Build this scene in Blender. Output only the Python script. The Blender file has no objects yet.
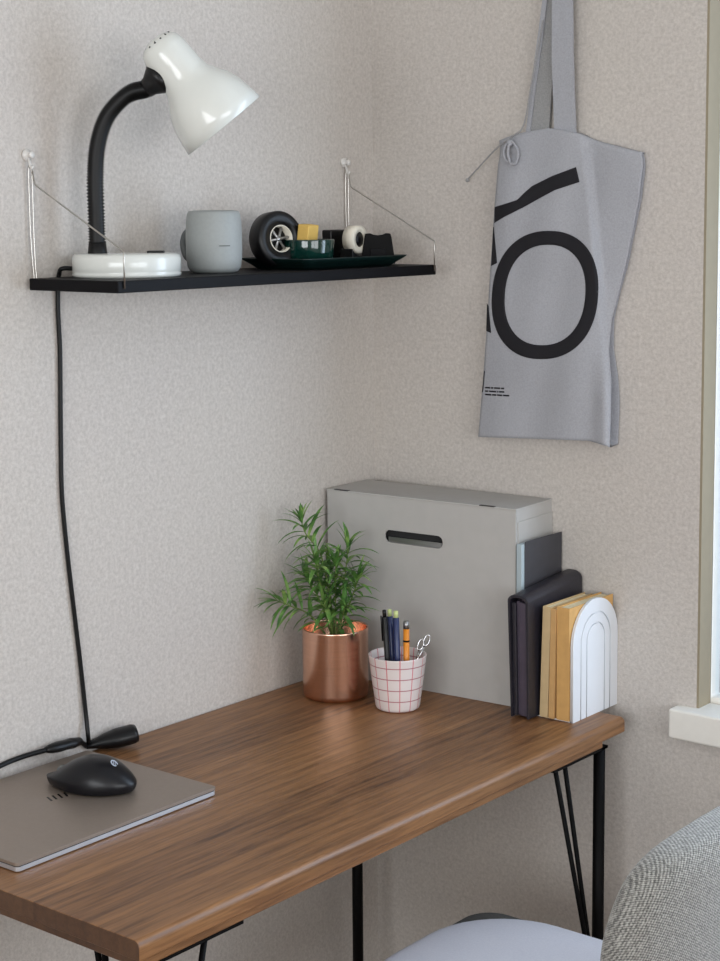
import bpy, bmesh, math, random
import numpy as np
from mathutils import Vector, Matrix
random.seed(7)
S = bpy.context.scene
COL = S.collection
PI = math.pi

# ------------------------------------------------------------------ camera (calibrated from the room's edges)
F, CX, CY = 1706.02, 360.0, 410.6
CAM = np.array([1.8703, -2.3482, 1.54])
M = np.array([[0.77750652, 0.62882407, -0.00799432],
              [-0.06822667, 0.09698198, 0.99294492],
              [-0.62516297, 0.77147572, -0.11830669]])
def _ray(px, py): return M.T @ np.array([(px - CX) / F, -(py - CY) / F, 1.0])
def on(ax, px, py, v):
    d = _ray(px, py); k = (v - CAM[ax]) / d[ax]; p = CAM + k * d
    return Vector(p)
def onx(px, py, x): return on(0, px, py, x)
def ony(px, py, y): return on(1, px, py, y)
def onz(px, py, z): return on(2, px, py, z)
RT = Vector((0.7775, 0.6288, 0)).normalized()       # a horizontal direction, across the room corner
FW = Vector((-0.6288, 0.7775, 0)).normalized()
cd = bpy.data.cameras.new('camera'); cam = bpy.data.objects.new('camera', cd); COL.objects.link(cam)
cd.sensor_fit = 'VERTICAL'; cd.sensor_height = 24; cd.sensor_width = 24
cd.lens = F / 961 * 24; cd.shift_y = -(480.5 - CY) / 961
cd.clip_start = 0.05
cam.matrix_world = Matrix(((M[0][0], M[1][0], -M[2][0], CAM[0]), (M[0][1], M[1][1], -M[2][1], CAM[1]),
                           (M[0][2], M[1][2], -M[2][2], CAM[2]), (0, 0, 0, 1)))
S.camera = cam

# ------------------------------------------------------------------ materials
def srgb(r, g, b):
    f = lambda c: (c / 255 / 12.92) if c / 255 <= 0.04045 else ((c / 255 + 0.055) / 1.055) ** 2.4
    return (f(r), f(g), f(b), 1)
class NT:
    def __init__(s, name):
        s.m = bpy.data.materials.new(name); s.m.use_nodes = True
        s.t = s.m.node_tree; s.b = s.t.nodes['Principled BSDF']
        s.tc = s.t.nodes.new('ShaderNodeTexCoord')
    def n(s, typ, **kw):
        o = s.t.nodes.new(typ)
        for k, v in kw.items(): setattr(o, k, v)
        return o
    def l(s, a, b): s.t.links.new(a, b)
    def mapping(s, scale=(1, 1, 1), rot=(0, 0, 0)):
        m = s.n('ShaderNodeMapping'); m.inputs['Scale'].default_value = scale; m.inputs['Rotation'].default_value = rot
        s.l(s.tc.outputs['Object'], m.inputs['Vector']); return m.outputs[0]
    def noise(s, vec, scale, detail=3, rough=.5, dist=0):
        o = s.n('ShaderNodeTexNoise'); o.inputs['Scale'].default_value = scale; o.inputs['Detail'].default_value = detail
        o.inputs['Roughness'].default_value = rough; o.inputs['Distortion'].default_value = dist
        s.l(vec, o.inputs['Vector']); return o.outputs['Fac']
    def ramp(s, fac, stops):
        o = s.n('ShaderNodeValToRGB'); e = o.color_ramp.elements
        while len(e) < len(stops): e.new(.5)
        for el, (p, c) in zip(e, stops): el.position = p; el.color = c
        s.l(fac, o.inputs['Fac']); return o.outputs['Color']
    def mix(s, fac, a, b, mode='MIX'):
        o = s.n('ShaderNodeMix', data_type='RGBA', blend_type=mode)
        for i, v in ((0, fac), (6, a), (7, b)):
            if isinstance(v, (int, float, tuple)): o.inputs[i].default_value = v
            else: s.l(v, o.inputs[i])
        return o.outputs[2]
    def math(s, op, a, b=0.0, c=0.0):
        o = s.n('ShaderNodeMath', operation=op)
        for i, v in enumerate((a, b, c)):
            if isinstance(v, (int, float)): o.inputs[i].default_value = v
            else: s.l(v, o.inputs[i])
        return o.outputs[0]
    def bump(s, h, strength, dist=.001):
        o = s.n('ShaderNodeBump'); o.inputs['Strength'].default_value = strength; o.inputs['Distance'].default_value = dist
        s.l(h, o.inputs['Height']); s.l(o.outputs[0], s.b.inputs['Normal'])
    def color(s, c):
        if isinstance(c, tuple): s.b.inputs['Base Color'].default_value = c
        else: s.l(c, s.b.inputs['Base Color'])
def basic(name, rgb, rough=.5, metal=0, var=.06, scale=60, bump=0, coat=0, bscale=None):
    k = NT(name); c = srgb(*rgb)
    v = k.mapping()
    f = k.noise(v, scale, 4)
    lo = tuple(x * (1 - var) for x in c[:3]) + (1,); hi = tuple(min(1, x * (1 + var)) for x in c[:3]) + (1,)
    k.color(k.ramp(f, [(.3, lo), (.7, hi)]))
    k.b.inputs['Roughness'].default_value = rough; k.b.inputs['Metallic'].default_value = metal
    k.b.inputs['Coat Weight'].default_value = coat
    if bump: k.bump(k.noise(v, bscale or scale * 4, 3), bump, .0006)
    return k.m
def wallpaper():
    k = NT('wallpaper'); v = k.mapping()
    a = k.noise(v, 95, 4, .65); b = k.noise(v, 190, 3, .7); w = k.noise(v, 3, 2)
    col = k.ramp(a, [(.32, srgb(184, 177, 171)), (.52, srgb(196, 189, 183)), (.72, srgb(207, 201, 195))])
    col = k.mix(.45, col, k.ramp(b, [(.36, srgb(178, 171, 165)), (.64, srgb(212, 205, 199))]))
    col = k.mix(.15, col, k.ramp(w, [(.3, srgb(188, 182, 178)), (.7, srgb(203, 198, 186))]))
    k.color(col); k.b.inputs['Roughness'].default_value = .85
    k.bump(k.math('ADD', a, b), .5, .0012)
    return k.m
def wood():
    k = NT('stained_wood')
    v = k.mapping((20, 1.8, 20)); v2 = k.mapping((70, 3.5, 70)); v3 = k.mapping((1, 1, 1))
    big = k.noise(v, 1.0, 4, .55, 1.6)
    wv = k.n('ShaderNodeTexWave', wave_type='BANDS', bands_direction='X'); k.l(k.mapping((9, .55, 9)), wv.inputs['Vector'])
    wv.inputs['Scale'].default_value = 1.6; wv.inputs['Distortion'].default_value = 9; wv.inputs['Detail'].default_value = 3
    wv.inputs['Detail Scale'].default_value = .9
    fine = k.noise(v2, 3.0, 4, .6)
    col = k.ramp(big, [(.28, srgb(62, 38, 23)), (.42, srgb(106, 70, 42)), (.56, srgb(140, 97, 60)), (.78, srgb(184, 138, 92))])
    col = k.mix(.45, col, k.ramp(wv.outputs['Fac'], [(.0, srgb(58, 36, 22)), (.22, srgb(116, 78, 48)), (1, srgb(148, 104, 68))]))
    col = k.mix(.35, col, k.ramp(fine, [(.40, srgb(52, 32, 20)), (.56, srgb(158, 116, 76))]))
    # glued boards of slightly different tone
    sx = k.n('ShaderNodeSeparateXYZ'); k.l(v3, sx.inputs[0])
    idx = k.math('FLOOR', k.math('DIVIDE', sx.outputs['X'], .092))
    wn = k.n('ShaderNodeTexWhiteNoise', noise_dimensions='1D'); k.l(idx, wn.inputs['W'])
    col = k.mix(.30, col, k.ramp(wn.outputs['Value'], [(0, srgb(88, 56, 34)), (1, srgb(162, 116, 74))]))
    # shade of the end faces, painted into the wood colour
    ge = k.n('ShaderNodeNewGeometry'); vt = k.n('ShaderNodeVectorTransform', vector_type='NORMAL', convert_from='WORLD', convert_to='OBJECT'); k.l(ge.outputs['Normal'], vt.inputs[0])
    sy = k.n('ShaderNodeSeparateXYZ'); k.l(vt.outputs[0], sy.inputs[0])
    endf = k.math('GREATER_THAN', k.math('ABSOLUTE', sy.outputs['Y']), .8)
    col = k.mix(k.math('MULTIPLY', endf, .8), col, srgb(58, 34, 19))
    k.color(col); k.b.inputs['Roughness'].default_value = .42
    k.bump(fine, .25, .0006)
    return k.m
def gridded():
    k = NT('gridded_ceramic'); sx = k.n('ShaderNodeSeparateXYZ'); k.l(k.mapping(), sx.inputs[0])
    ang = k.math('ARCTAN2', sx.outputs['Y'], sx.outputs['X'])
    vf = k.math('FRACT', k.math('ADD', k.math('MULTIPLY', ang, 13 / (2 * PI)), 6.75))
    hf = k.math('FRACT', k.math('MULTIPLY', sx.outputs['Z'], 1 / .0185))
    lv = k.math('LESS_THAN', vf, .075); lh = k.math('LESS_THAN', hf, .085)
    col = k.mix(lv, srgb(226, 216, 214), srgb(214, 118, 128)); col = k.mix(lh, col, srgb(176, 112, 120))
    k.color(col); k.b.inputs['Roughness'].default_value = .3
    k.bump(k.noise(k.mapping(), 50, 2), .15, .001)
    return k.m
def tweed():
    k = NT('grey_tweed')
    vv = k.mapping((1, 1, 1), (0, 0, 0))
    sx = k.n('ShaderNodeSeparateXYZ'); k.l(vv, sx.inputs[0])
    p = 2 * PI / .0052
    a = k.math('SINE', k.math('ADD', k.math('MULTIPLY', sx.outputs['Y'], p), k.math('MULTIPLY', sx.outputs['Z'], p * .55)))
    b = k.math('SINE', k.math('SUBTRACT', k.math('MULTIPLY', sx.outputs['Z'], p * 1.15), k.math('MULTIPLY', sx.outputs['X'], p * .8)))
    w = k.math('ADD', k.math('MULTIPLY', k.math('MULTIPLY', a, b), .22), k.noise(vv, 330, 3, .6))
    k.color(k.ramp(w, [(.30, srgb(82, 82, 80)), (.5, srgb(132, 131, 127)), (.72, srgb(176, 175, 170))]))
    k.b.inputs['Roughness'].default_value = .95; k.b.inputs['Sheen Weight'].default_value = .4
    k.bump(w, .7, .0018)
    return k.m
def canvas(name, rgb, rgb2):
    k = NT(name); v = k.mapping()
    f = k.noise(v, 380, 3, .6); g = k.noise(v, 9, 2)
    col = k.ramp(f, [(.3, srgb(*rgb2)), (.7, srgb(*rgb))]); col = k.mix(.2, col, k.ramp(g, [(.3, srgb(*rgb2)), (.7, srgb(*rgb))]))
    k.color(col); k.b.inputs['Roughness'].default_value = .9; k.bump(f, .35, .0006)
    return k.m
def brushed(name, rgb, rough, aniso=(1, 1, 40)):
    k = NT(name); f = k.noise(k.mapping(aniso), 12, 3)
    c = srgb(*rgb); k.color(k.ramp(f, [(.3, tuple(x * .85 for x in c[:3]) + (1,)), (.7, c)]))
    k.b.inputs['Metallic'].default_value = 1; k.b.inputs['Roughness'].default_value = rough
    return k.m
def glassy(name, tint, fac):
    k = NT(name); t = k.t
    tr = k.n('ShaderNodeBsdfTransparent'); tr.inputs['Color'].default_value = tint
    gl = k.n('ShaderNodeBsdfGlossy'); gl.inputs['Roughness'].default_value = .03
    mx = k.n('ShaderNodeMixShader'); mx.inputs['Fac'].default_value = fac
    k.l(tr.outputs[0], mx.inputs[1]); k.l(gl.outputs[0], mx.inputs[2])
    k.l(mx.outputs[0], t.nodes['Material Output'].inputs['Surface'])
    return k.m
def blk(name, rgb, rough, spec=.25):
    m = basic(name, rgb, rough, 0, .12); m.node_tree.nodes['Principled BSDF'].inputs['Specular IOR Level'].default_value = spec; return m
MT = dict(
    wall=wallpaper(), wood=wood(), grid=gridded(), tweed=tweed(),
    ceiling=basic('ceiling_paint', (225, 223, 218), .9), floor=basic('floor_laminate', (118, 96, 74), .5, 0, .15, 12),
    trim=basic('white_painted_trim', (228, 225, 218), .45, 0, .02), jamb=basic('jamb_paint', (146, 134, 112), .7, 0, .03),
    black=blk('black_paint', (11, 10, 13), .5, .12), blacksteel=blk('black_steel', (8, 7, 8), .55, .12),
    blackrubber=blk('black_plastic', (12, 12, 14), .38, .35), cord=blk('black_cord', (10, 10, 11), .45, .3),
    enamel=basic('white_enamel', (217, 219, 214), .22, 0, .01, coat=.4), innerw=basic('white_lining', (225, 226, 222), .5, 0, .02),
    wire=brushed('zinc_wire', (190, 186, 180), .3), chrome=brushed('polished_steel', (215, 215, 218), .12),
    knob=basic('clear_white_plastic', (215, 212, 208), .3, 0, .02),
    mug=basic('grey_matte_glaze', (152, 156, 155), .55, 0, .03, 200, .1), dgrey=basic('dark_grey_rubber', (98, 101, 101), .6),
    green=basic('dark_green_glass', (10, 46, 40), .1, 0, .2, coat=.6), dgreen=basic('dark_green_tray_lacquer', (12, 30, 28), .3, 0, .2),
    teal=glassy('teal_tinted_glass', (.16, .42, .38, 1), .12),
    yellow=basic('yellow_paper', (214, 176, 92), .7), tape=basic('cream_tape', (225, 218, 202), .4),
    canvas=canvas('grey_canvas', (174, 175, 181), (155, 156, 162)), canvas2=canvas('grey_canvas_lining', (160, 160, 160), (138, 138, 138)),
    ink=basic('black_ink', (15, 13, 21), .8, 0, .1, 300), box=basic('grey_card', (180, 178, 175), .7, 0, .025, 40, .15),
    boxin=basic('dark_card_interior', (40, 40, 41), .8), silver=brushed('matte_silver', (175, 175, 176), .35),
    copper=brushed('copper', (238, 190, 164), .24, (1, 1, 60)), soil=basic('potting_soil', (52, 38, 28), .95, 0, .5, 150, .8),
    stem=basic('green_stem', (108, 128, 62), .6, 0, .15), 
    bluepen=basic('navy_plastic', (24, 38, 84), .3, 0, .05), lime=basic('lime_plastic', (196, 208, 140), .35),
    orange=basic('orange_lacquer', (226, 140, 40), .35, 0, .04), 
    laptop=basic('warm_silver_aluminium', (150, 137, 126), .42, .55, .03, 200), lapedge=basic('silver_aluminium_edge', (205, 208, 214), .3, .7, .02),
    lapdark=basic('dark_hinge_seam', (30, 32, 42), .5),
    mouse=blk('black_mouse_shell', (14, 14, 19), .33, .35), mark=basic('pale_print', (180, 190, 205), .4), markd=basic('dark_mirror_mark', (42, 40, 40), .25, .5),
    leather=basic('black_leather', (38, 36, 44), .42, 0, .15, 120, .5), leatherl=basic('plum_lining', (74, 66, 80), .5, 0, .1),
    padedge=basic('pale_blue_pages', (170, 184, 190), .7, 0, .03), padcover=basic('charcoal_cover', (62, 61, 66), .6, 0, .06),
    kraft=basic('kraft_cover', (200, 158, 104), .7, 0, .06), kraft2=basic('tan_cover', (202, 176, 134), .7, 0, .06), ochre=basic('ochre_cover', (205, 160, 98), .7, 0, .06),
    pages=basic('cream_pages', (226, 214, 180), .85, 0, .06, 300), steelw=basic('white_powder_coat', (222, 225, 230), .45, 0, .01),
    cushion=canvas('white_cushion_fabric', (220, 220, 228), (208, 208, 218)), shell=basic('charcoal_felt', (88, 87, 84), .9, 0, .12, 200, .4),
    glass=glassy('window_glass', (.96, .98, 1, 1), .015),
)
def leafmat():
    k = NT('leaf_green'); oi = k.noise(k.mapping(), 45, 2)
    k.color(k.ramp(oi, [(.3, srgb(56, 96, 44)), (.5, srgb(92, 136, 64)), (.7, srgb(150, 178, 100))]))
    k.b.inputs['Roughness'].default_value = .45; k.b.inputs['Subsurface Weight'].default_value = .0
    return k.m
MT['leaf'] = leafmat()

# ------------------------------------------------------------------ mesh helpers
def obj(name, bm, mat, parent=None, smooth=False, bevel=0, seg=3, loc=None, sub=0, kind=None):
    bmesh.ops.recalc_face_normals(bm, faces=bm.faces)
    me = bpy.data.meshes.new(name); bm.to_mesh(me); bm.free()
    me.materials.append(MT[mat])
    if smooth:
        me.shade_smooth() if hasattr(me, 'shade_smooth') else None
    o = bpy.data.objects.new(name, me); COL.objects.link(o)
    if parent: o.parent = parent
    if loc: o.location = loc
    if bevel:
        b = o.modifiers.new('bevel', 'BEVEL'); b.width = bevel; b.segments = seg; b.limit_method = 'ANGLE'; b.angle_limit = math.radians(40)
        me.shade_smooth(); o.modifiers.new('wn', 'WEIGHTED_NORMAL')
    if sub:
        s = o.modifiers.new('sub', 'SUBSURF'); s.levels = sub; s.render_levels = sub
    if kind: o['kind'] = kind
    return o
def thing(name, label, cat, loc=(0, 0, 0), rz=0, group=None):
    o = bpy.data.objects.new(name, None); COL.objects.link(o); o.empty_display_size = .02
    o.location = loc; o.rotation_euler = (0, 0, rz); return tag(o, label, cat, group)
def tag(o, label, cat, group=None):
    o['label'] = label; o['category'] = cat
    if group: o['group'] = group
    return o
def box(bm, x0, x1, y0, y1, z0, z1):
    v = [bm.verts.new((x, y, z)) for x in (x0, x1) for y in (y0, y1) for z in (z0, z1)]
    for f in ((0, 1, 3, 2), (4, 6, 7, 5), (0, 4, 5, 1), (2, 3, 7, 6), (0, 2, 6, 4), (1, 5, 7, 3)):
        bm.faces.new([v[i] for i in f])
    return bm
def B(*a): return box(bmesh.new(), *a)
def catmull(pts, n=8):
    pts = [Vector(p) for p in pts]; P = [pts[0] * 2 - pts[1]] + pts + [pts[-1] * 2 - pts[-2]]; out = []
    for i in range(1, len(P) - 2):
        a, b, c, d = P[i - 1:i + 3]
        for j in range(n):
            t = j / n
            out.append(.5 * ((2 * b) + (c - a) * t + (2 * a - 5 * b + 4 * c - d) * t * t + (3 * b - a - 3 * c + d) * t ** 3))
    out.append(pts[-1]); return out
def tube(bm, pts, r, n=10, cap=True, sq=None):
    pts = [Vector(p) for p in pts]; N = len(pts)
    rs = r if isinstance(r, (list, tuple)) else [r] * N
    t0 = (pts[1] - pts[0]).normalized()
    u = t0.orthogonal().normalized(); rings = []
    for i, p in enumerate(pts):
        t = (pts[min(i + 1, N - 1)] - pts[max(i - 1, 0)]).normalized()
        u = (u - t * u.dot(t)).normalized(); w = t.cross(u)
        ring = []
        for k in range(n):
            a = 2 * PI * k / n
            ring.append(bm.verts.new(p + (u * math.cos(a) + w * math.sin(a)) * rs[i]))
        rings.append(ring)
    for a, b in zip(rings, rings[1:]):
        for k in range(n): bm.faces.new((a[k], a[(k + 1) % n], b[(k + 1) % n], b[k]))
    if cap: bm.faces.new(rings[0][::-1]); bm.faces.new(rings[-1])
    return bm
def T(*a, **k): return tube(bmesh.new(), *a, **k)
def lathe(bm, prof, n=48, mat=None, close=False):
    """prof: list of (r,z), revolve about local z; r==0 ends are poles"""
    rings = []
    for r, z in prof:
        if r < 1e-6: rings.append([bm.verts.new((0, 0, z))])
        else: rings.append([bm.verts.new((r * math.cos(2 * PI * k / n), r * math.sin(2 * PI * k / n), z)) for k in range(n)])
    for a, b in zip(rings, rings[1:]):
        for k in range(n):
            k2 = (k + 1) % n
            if len(a) == 1 and len(b) == 1: continue
            if len(a) == 1: bm.faces.new((a[0], b[k2], b[k]))
            elif len(b) == 1: bm.faces.new((a[k], a[k2], b[0]))
            else: bm.faces.new((a[k], a[k2], b[k2], b[k]))
    if mat is not None: bmesh.ops.transform(bm, matrix=mat, verts=bm.verts)
    return bm
def frame(o, x, y, z):
    return Matrix(((x[0], y[0], z[0], o[0]), (x[1], y[1], z[1], o[1]), (x[2], y[2], z[2], o[2]), (0, 0, 0, 1)))
def axis_frame(o, z):
    z = Vector(z).normalized(); x = z.orthogonal().normalized(); y = z.cross(x); return frame(Vector(o), x, y, z)
def plate(outer, holes, th, mtx):
    """a flat sheet with holes: 2D outline in local xy, thickness th along local z, placed by mtx"""
    cu = bpy.data.curves.new('tmp', 'CURVE'); cu.dimensions = '2D'; cu.fill_mode = 'BOTH'; cu.extrude = th / 2
    for poly in [outer] + holes:
        sp = cu.splines.new('POLY'); sp.points.add(len(poly) - 1)
        for p, q in zip(sp.points, poly): p.co = (q[0], q[1], 0, 1)
        sp.use_cyclic_u = True
    o = bpy.data.objects.new('tmp', cu); COL.objects.link(o)
    dg = bpy.context.evaluated_depsgraph_get(); me = bpy.data.meshes.new_from_object(o.evaluated_get(dg))
    bpy.data.objects.remove(o); bpy.data.curves.remove(cu)
    bm = bmesh.new(); bm.from_mesh(me); bpy.data.meshes.remove(me)
    bmesh.ops.remove_doubles(bm, verts=bm.verts, dist=1e-6)
    bmesh.ops.transform(bm, matrix=mtx, verts=bm.verts); return bm
def rrect(x0, x1, y0, y1, r, n=6):
    out = []
    for cx, cy, a0 in ((x1 - r, y1 - r, 0), (x0 + r, y1 - r, 90), (x0 + r, y0 + r, 180), (x1 - r, y0 + r, 270)):
        for k in range(n + 1):
            a = math.radians(a0 + 90 * k / n); out.append((cx + r * math.cos(a), cy + r * math.sin(a)))
    return out
XZ = lambda x, y, z: frame((x, y, z), (1, 0, 0), (0, 0, 1), (0, -1, 0))      # local x->X, y->Z, thickness along -Y
YZ = lambda x, y, z: frame((x, y, z), (0, 1, 0), (0, 0, 1), (1, 0, 0))       # local x->Y, y->Z, thickness along X

# ------------------------------------------------------------------ the room
RX, RY, RZ = 3.7, -4.3, 2.55
WX0, WX1, WZ0, WZ1 = .641, 1.95, .755, 2.15
o = obj('wall_left', B(-.12, 0, RY - .1, .12, 0, RZ), 'wall', kind='structure')
bm = plate([(-.0, 0), (RX, 0), (RX, RZ), (0, RZ)], [[(WX0, WZ0), (WX1, WZ0), (WX1, WZ1), (WX0, WZ1)]], .12, XZ(0, .06, 0))
obj('wall_back', bm, 'wall', kind='structure')
W2 = (-3.3, -.7, .8, 2.2)
bm = plate([(RY, 0), (.12, 0), (.12, RZ), (RY, RZ)], [[(W2[0], W2[2]), (W2[1], W2[2]), (W2[1], W2[3]), (W2[0], W2[3])]], .12, YZ(RX + .06, 0, 0))
obj('wall_right', bm, 'wall', kind='structure')
W3 = (.7, 3.1, .9, 2.2)
obj('wall_front', plate([(0, 0), (RX, 0), (RX, RZ), (0, RZ)], [[(W3[0], W3[2]), (W3[1], W3[2]), (W3[1], W3[3]), (W3[0], W3[3])]], .1, XZ(0, RY - .05, 0)), 'wall', kind='structure')
obj('floor', B(-.12, RX + .12, RY - .1, .12, -.1, 0), 'floor', kind='structure')
obj('ceiling', B(-.12, RX + .12, RY - .1, .12, RZ, RZ + .1), 'ceiling', kind='structure')
obj('baseboard_left', B(0, .012, RY, 0, 0, .06), 'trim', kind='structure', bevel=.003)
obj('baseboard_back', B(.012, RX, -.012, 0, 0, .06), 'trim', kind='structure', bevel=.003)
# window beside the desk
w = bpy.data.objects.new('window_1', None); COL.objects.link(w); w['kind'] = 'structure'; w.location = (WX0, 0, WZ0)
wx, wz = WX1 - WX0, WZ1 - WZ0
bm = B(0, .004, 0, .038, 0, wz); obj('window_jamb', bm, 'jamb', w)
fr = plate([(0.0, 0), (wx, 0), (wx, wz), (0.0, wz)],
           [[(.005, .012), (wx / 2 - .03, .012), (wx / 2 - .03, wz - .05), (.005, wz - .05)],
            [(wx / 2 + .03, .012), (wx - .045, .012), (wx - .045, wz - .05), (wx / 2 + .03, wz - .05)]], .03, XZ(0, .054, 0))
obj('window_frame', fr, 'trim', w, bevel=.004)
for a, b in ((.005, wx / 2 - .03), (wx / 2 + .03, wx - .045)):
    obj('window_pane', B(a, b, .052, .056, .012, wz - .05), 'glass', w)
obj('window_sill', B(.6075 - WX0, wx + .033, -.03, .042, -.0453, .002), 'trim', w, bevel=.004)
w2 = bpy.data.objects.new('window_2', None); COL.objects.link(w2); w2['kind'] = 'structure'; w2.location = (RX, W2[0], W2[2])
ly, lz = W2[1] - W2[0], W2[3] - W2[2]
obj('window_frame', plate([(0, 0), (ly, 0), (ly, lz), (0, lz)], [[(.05, .05), (ly / 2 - .03, .05), (ly / 2 - .03, lz - .05), (.05, lz - .05)],
    [(ly / 2 + .03, .05), (ly - .05, .05), (ly - .05, lz - .05), (ly / 2 + .03, lz - .05)]], .05, YZ(.06, 0, 0)), 'trim', w2, bevel=.004)
for a, b in ((.05, ly / 2 - .03), (ly / 2 + .03, ly - .05)):
    obj('window_pane', B(.058, .062, a, b, .05, lz - .05), 'glass', w2)
obj('window_sill', B(-.05, .034, -.04, ly + .04, -.04, 0), 'trim', w2, bevel=.004)

w3 = bpy.data.objects.new('added_fill_window', None); COL.objects.link(w3); w3['kind'] = 'structure'; w3.location = (W3[0], RY, W3[2])  # unseen window behind the camera, added for the light it lets in
fx_, fz_ = W3[1] - W3[0], W3[3] - W3[2]
obj('window_frame', plate([(0, 0), (fx_, 0), (fx_, fz_), (0, fz_)], [[(.05, .05), (fx_ / 2 - .03, .05), (fx_ / 2 - .03, fz_ - .05), (.05, fz_ - .05)],
    [(fx_ / 2 + .03, .05), (fx_ - .05, .05), (fx_ - .05, fz_ - .05), (fx_ / 2 + .03, fz_ - .05)]], .05, XZ(0, -.05, 0)), 'trim', w3, bevel=.004)
for a, b in ((.05, fx_ / 2 - .03), (fx_ / 2 + .03, fx_ - .05)):
    obj('window_pane', B(a, b, -.052, -.048, .05, fz_ - .05), 'glass', w3)
obj('window_sill', B(-.04, fx_ + .04, -.024, .05, -.04, 0), 'trim', w3, bevel=.004)

# ------------------------------------------------------------------ desk
H = .7382
desk = thing('desk', 'brown stained wooden desk top on black hairpin legs along the left wall', 'desk', (0, 0, 0))
DY0, DY1, DX = -1.108, -.056, .546
top_ = B(.003, DX, DY0, DY1, H - .0235, H)
fe = [e for e in top_.edges if all(v.co.x > DX - 1e-5 and v.co.z > H - 1e-5 for v in e.verts)]
bmesh.ops.bevel(top_, geom=fe, offset=.0090, segments=7, profile=.5, affect='EDGES')
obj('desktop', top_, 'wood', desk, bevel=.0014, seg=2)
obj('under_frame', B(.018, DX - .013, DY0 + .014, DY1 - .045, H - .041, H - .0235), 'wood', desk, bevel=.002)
LZ = H - .041
def hairpin(cx, cy, sx, sy, tops, post_r=.0095, join=.28):
    """corner post with slanted rods running into it"""
    bm = bmesh.new()
    box(bm, min(cx - .012 * sx, cx + .11 * sx), max(cx - .012 * sx, cx + .11 * sx), min(cy - .006 * sy, cy + .012 * sy), max(cy - .006 * sy, cy + .012 * sy), LZ - .004, LZ)
    box(bm, min(cx - .012 * sx, cx + .018 * sx), max(cx - .012 * sx, cx + .018 * sx), min(cy - .006 * sy, cy + .15 * sy), max(cy - .006 * sy, cy + .15 * sy), LZ - .0042, LZ - .0002)
    pl = bm
    leg = obj('leg', T([(cx, cy, LZ - .002), (cx, cy, .004)], post_r, 14), 'blacksteel', desk, True)
    for tx, ty in tops:
        bm = bmesh.new(); tube(bm, [(tx, ty, LZ - .002), (cx + (tx - cx) * .03, cy + (ty - cy) * .03, join), (cx, cy, join - .03)], .0038, 10)
        obj('rod', bm, 'blacksteel', leg, True)
    obj('mounting_plate', pl, 'blacksteel', leg)
    obj('foot', lathe(bmesh.new(), [(0, 0), (.013, 0), (.014, .004), (.011, .01), (0, .01)], 20, Matrix.Translation((cx, cy, 0))), 'blacksteel', leg, True)
hairpin(.520, -.090, -1, -1, [(.5215, -.222), (.5215, -.195)])
hairpin(.520, -1.075, -1, 1, [(.4376, -1.074), (.449, -1.073), (.525, -.984)])
hairpin(.052, -.122, 1, -1, [(.125, -.125), (.055, -.20)], join=.40)
hairpin(.052, -1.075, 1, 1, [(.125, -1.073), (.055, -.99)])

# ------------------------------------------------------------------ wall shelf
SZ = 1.4286; ST = SZ + .0165
sh = thing('wall_shelf', 'narrow black shelf board hung from the left wall on thin wire brackets', 'shelf', (0, 0, 0))
obj('shelf_board', B(.010, .190, -.784, -.072, SZ, ST), 'black', sh, bevel=.0015)
for yy in (-.7735, -.079):
    br = T(catmull([(.011, yy - .001, ST - .01), (.0055, yy - .001, 1.50), (.005, yy - .001, 1.592), (.008, yy, 1.598), (.0085, yy + .002, 1.592), (.0085, yy + .002, 1.50), (.012, yy + .002, ST - .01)], 6), .0011, 8)
    k = 1
    tube(br, [(.008, yy + .002, 1.597), (.012, yy + .003, 1.577), (.016, yy + .003, 1.573), (.1905, yy + .001, ST + .039), (.1918, yy, ST + .034), (.1918, yy, SZ + .006)], .0012, 8)
    obj('wire_bracket', br, 'wire', sh, True)
    hk = bmesh.new(); lathe(hk, [(0, 0), (.0085, 0), (.0085, .003), (.005, .005), (.0035, .009), (.005, .011), (.004, .013), (0, .0135)], 20, axis_frame((0, yy, 1.616), (1, 0, 0)))
    tube(hk, [(.004, yy, 1.612), (.008, yy, 1.60), (.011, yy, 1.596), (.013, yy, 1.601)], .002, 8)
    obj('wall_hook', hk, 'knob', sh, True)

# ------------------------------------------------------------------ desk lamp on the shelf
lc = Vector((.087, -.670, ST))
lamp = thing('desk_lamp', 'white gooseneck desk lamp with a black flexible neck standing on the black shelf', 'lamp', lc, math.atan2(RT.y, RT.x))
obj('base', lathe(bmesh.new(), [(0, 0), (.074, 0), (.0765, .002), (.077, .005), (.0755, .007), (.0765, .009), (.0768, .026), (.0745, .031), (.070, .033), (0, .0335)], 64), 'enamel', lamp, True)
UV = lambda px, py: None
a0 = Vector((.046, -.008, .330)); a1 = Vector((.1405, .008, .211)); ax = (a1 - a0).normalized()
nd = Vector((ax.z, 0, -ax.x)).normalized()
if nd.x > 0: nd = -nd
pc = a0 + ax * .046
neckp = [(-.041, 0, .031), (-.0415, 0, .08), (-.0415, 0, .14), (-.037, 0, .185), (-.025, 0, .220), (-.007, 0, .243), (.012, 0, .257), tuple(pc + nd * .052), tuple(pc + nd * .040)]
cp = catmull(neckp, 26)
rr = [.0115 + .0014 * math.cos(i * PI) for i in range(len(cp))]
obj('neck', T(cp, rr, 18), 'cord', lamp, True)
obj('neck_collar', T([(-.041, 0, .030), (-.041, 0, .036), (-.041, 0, .05)], [.0145, .0135, .012], 20), 'cord', lamp, True)
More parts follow.
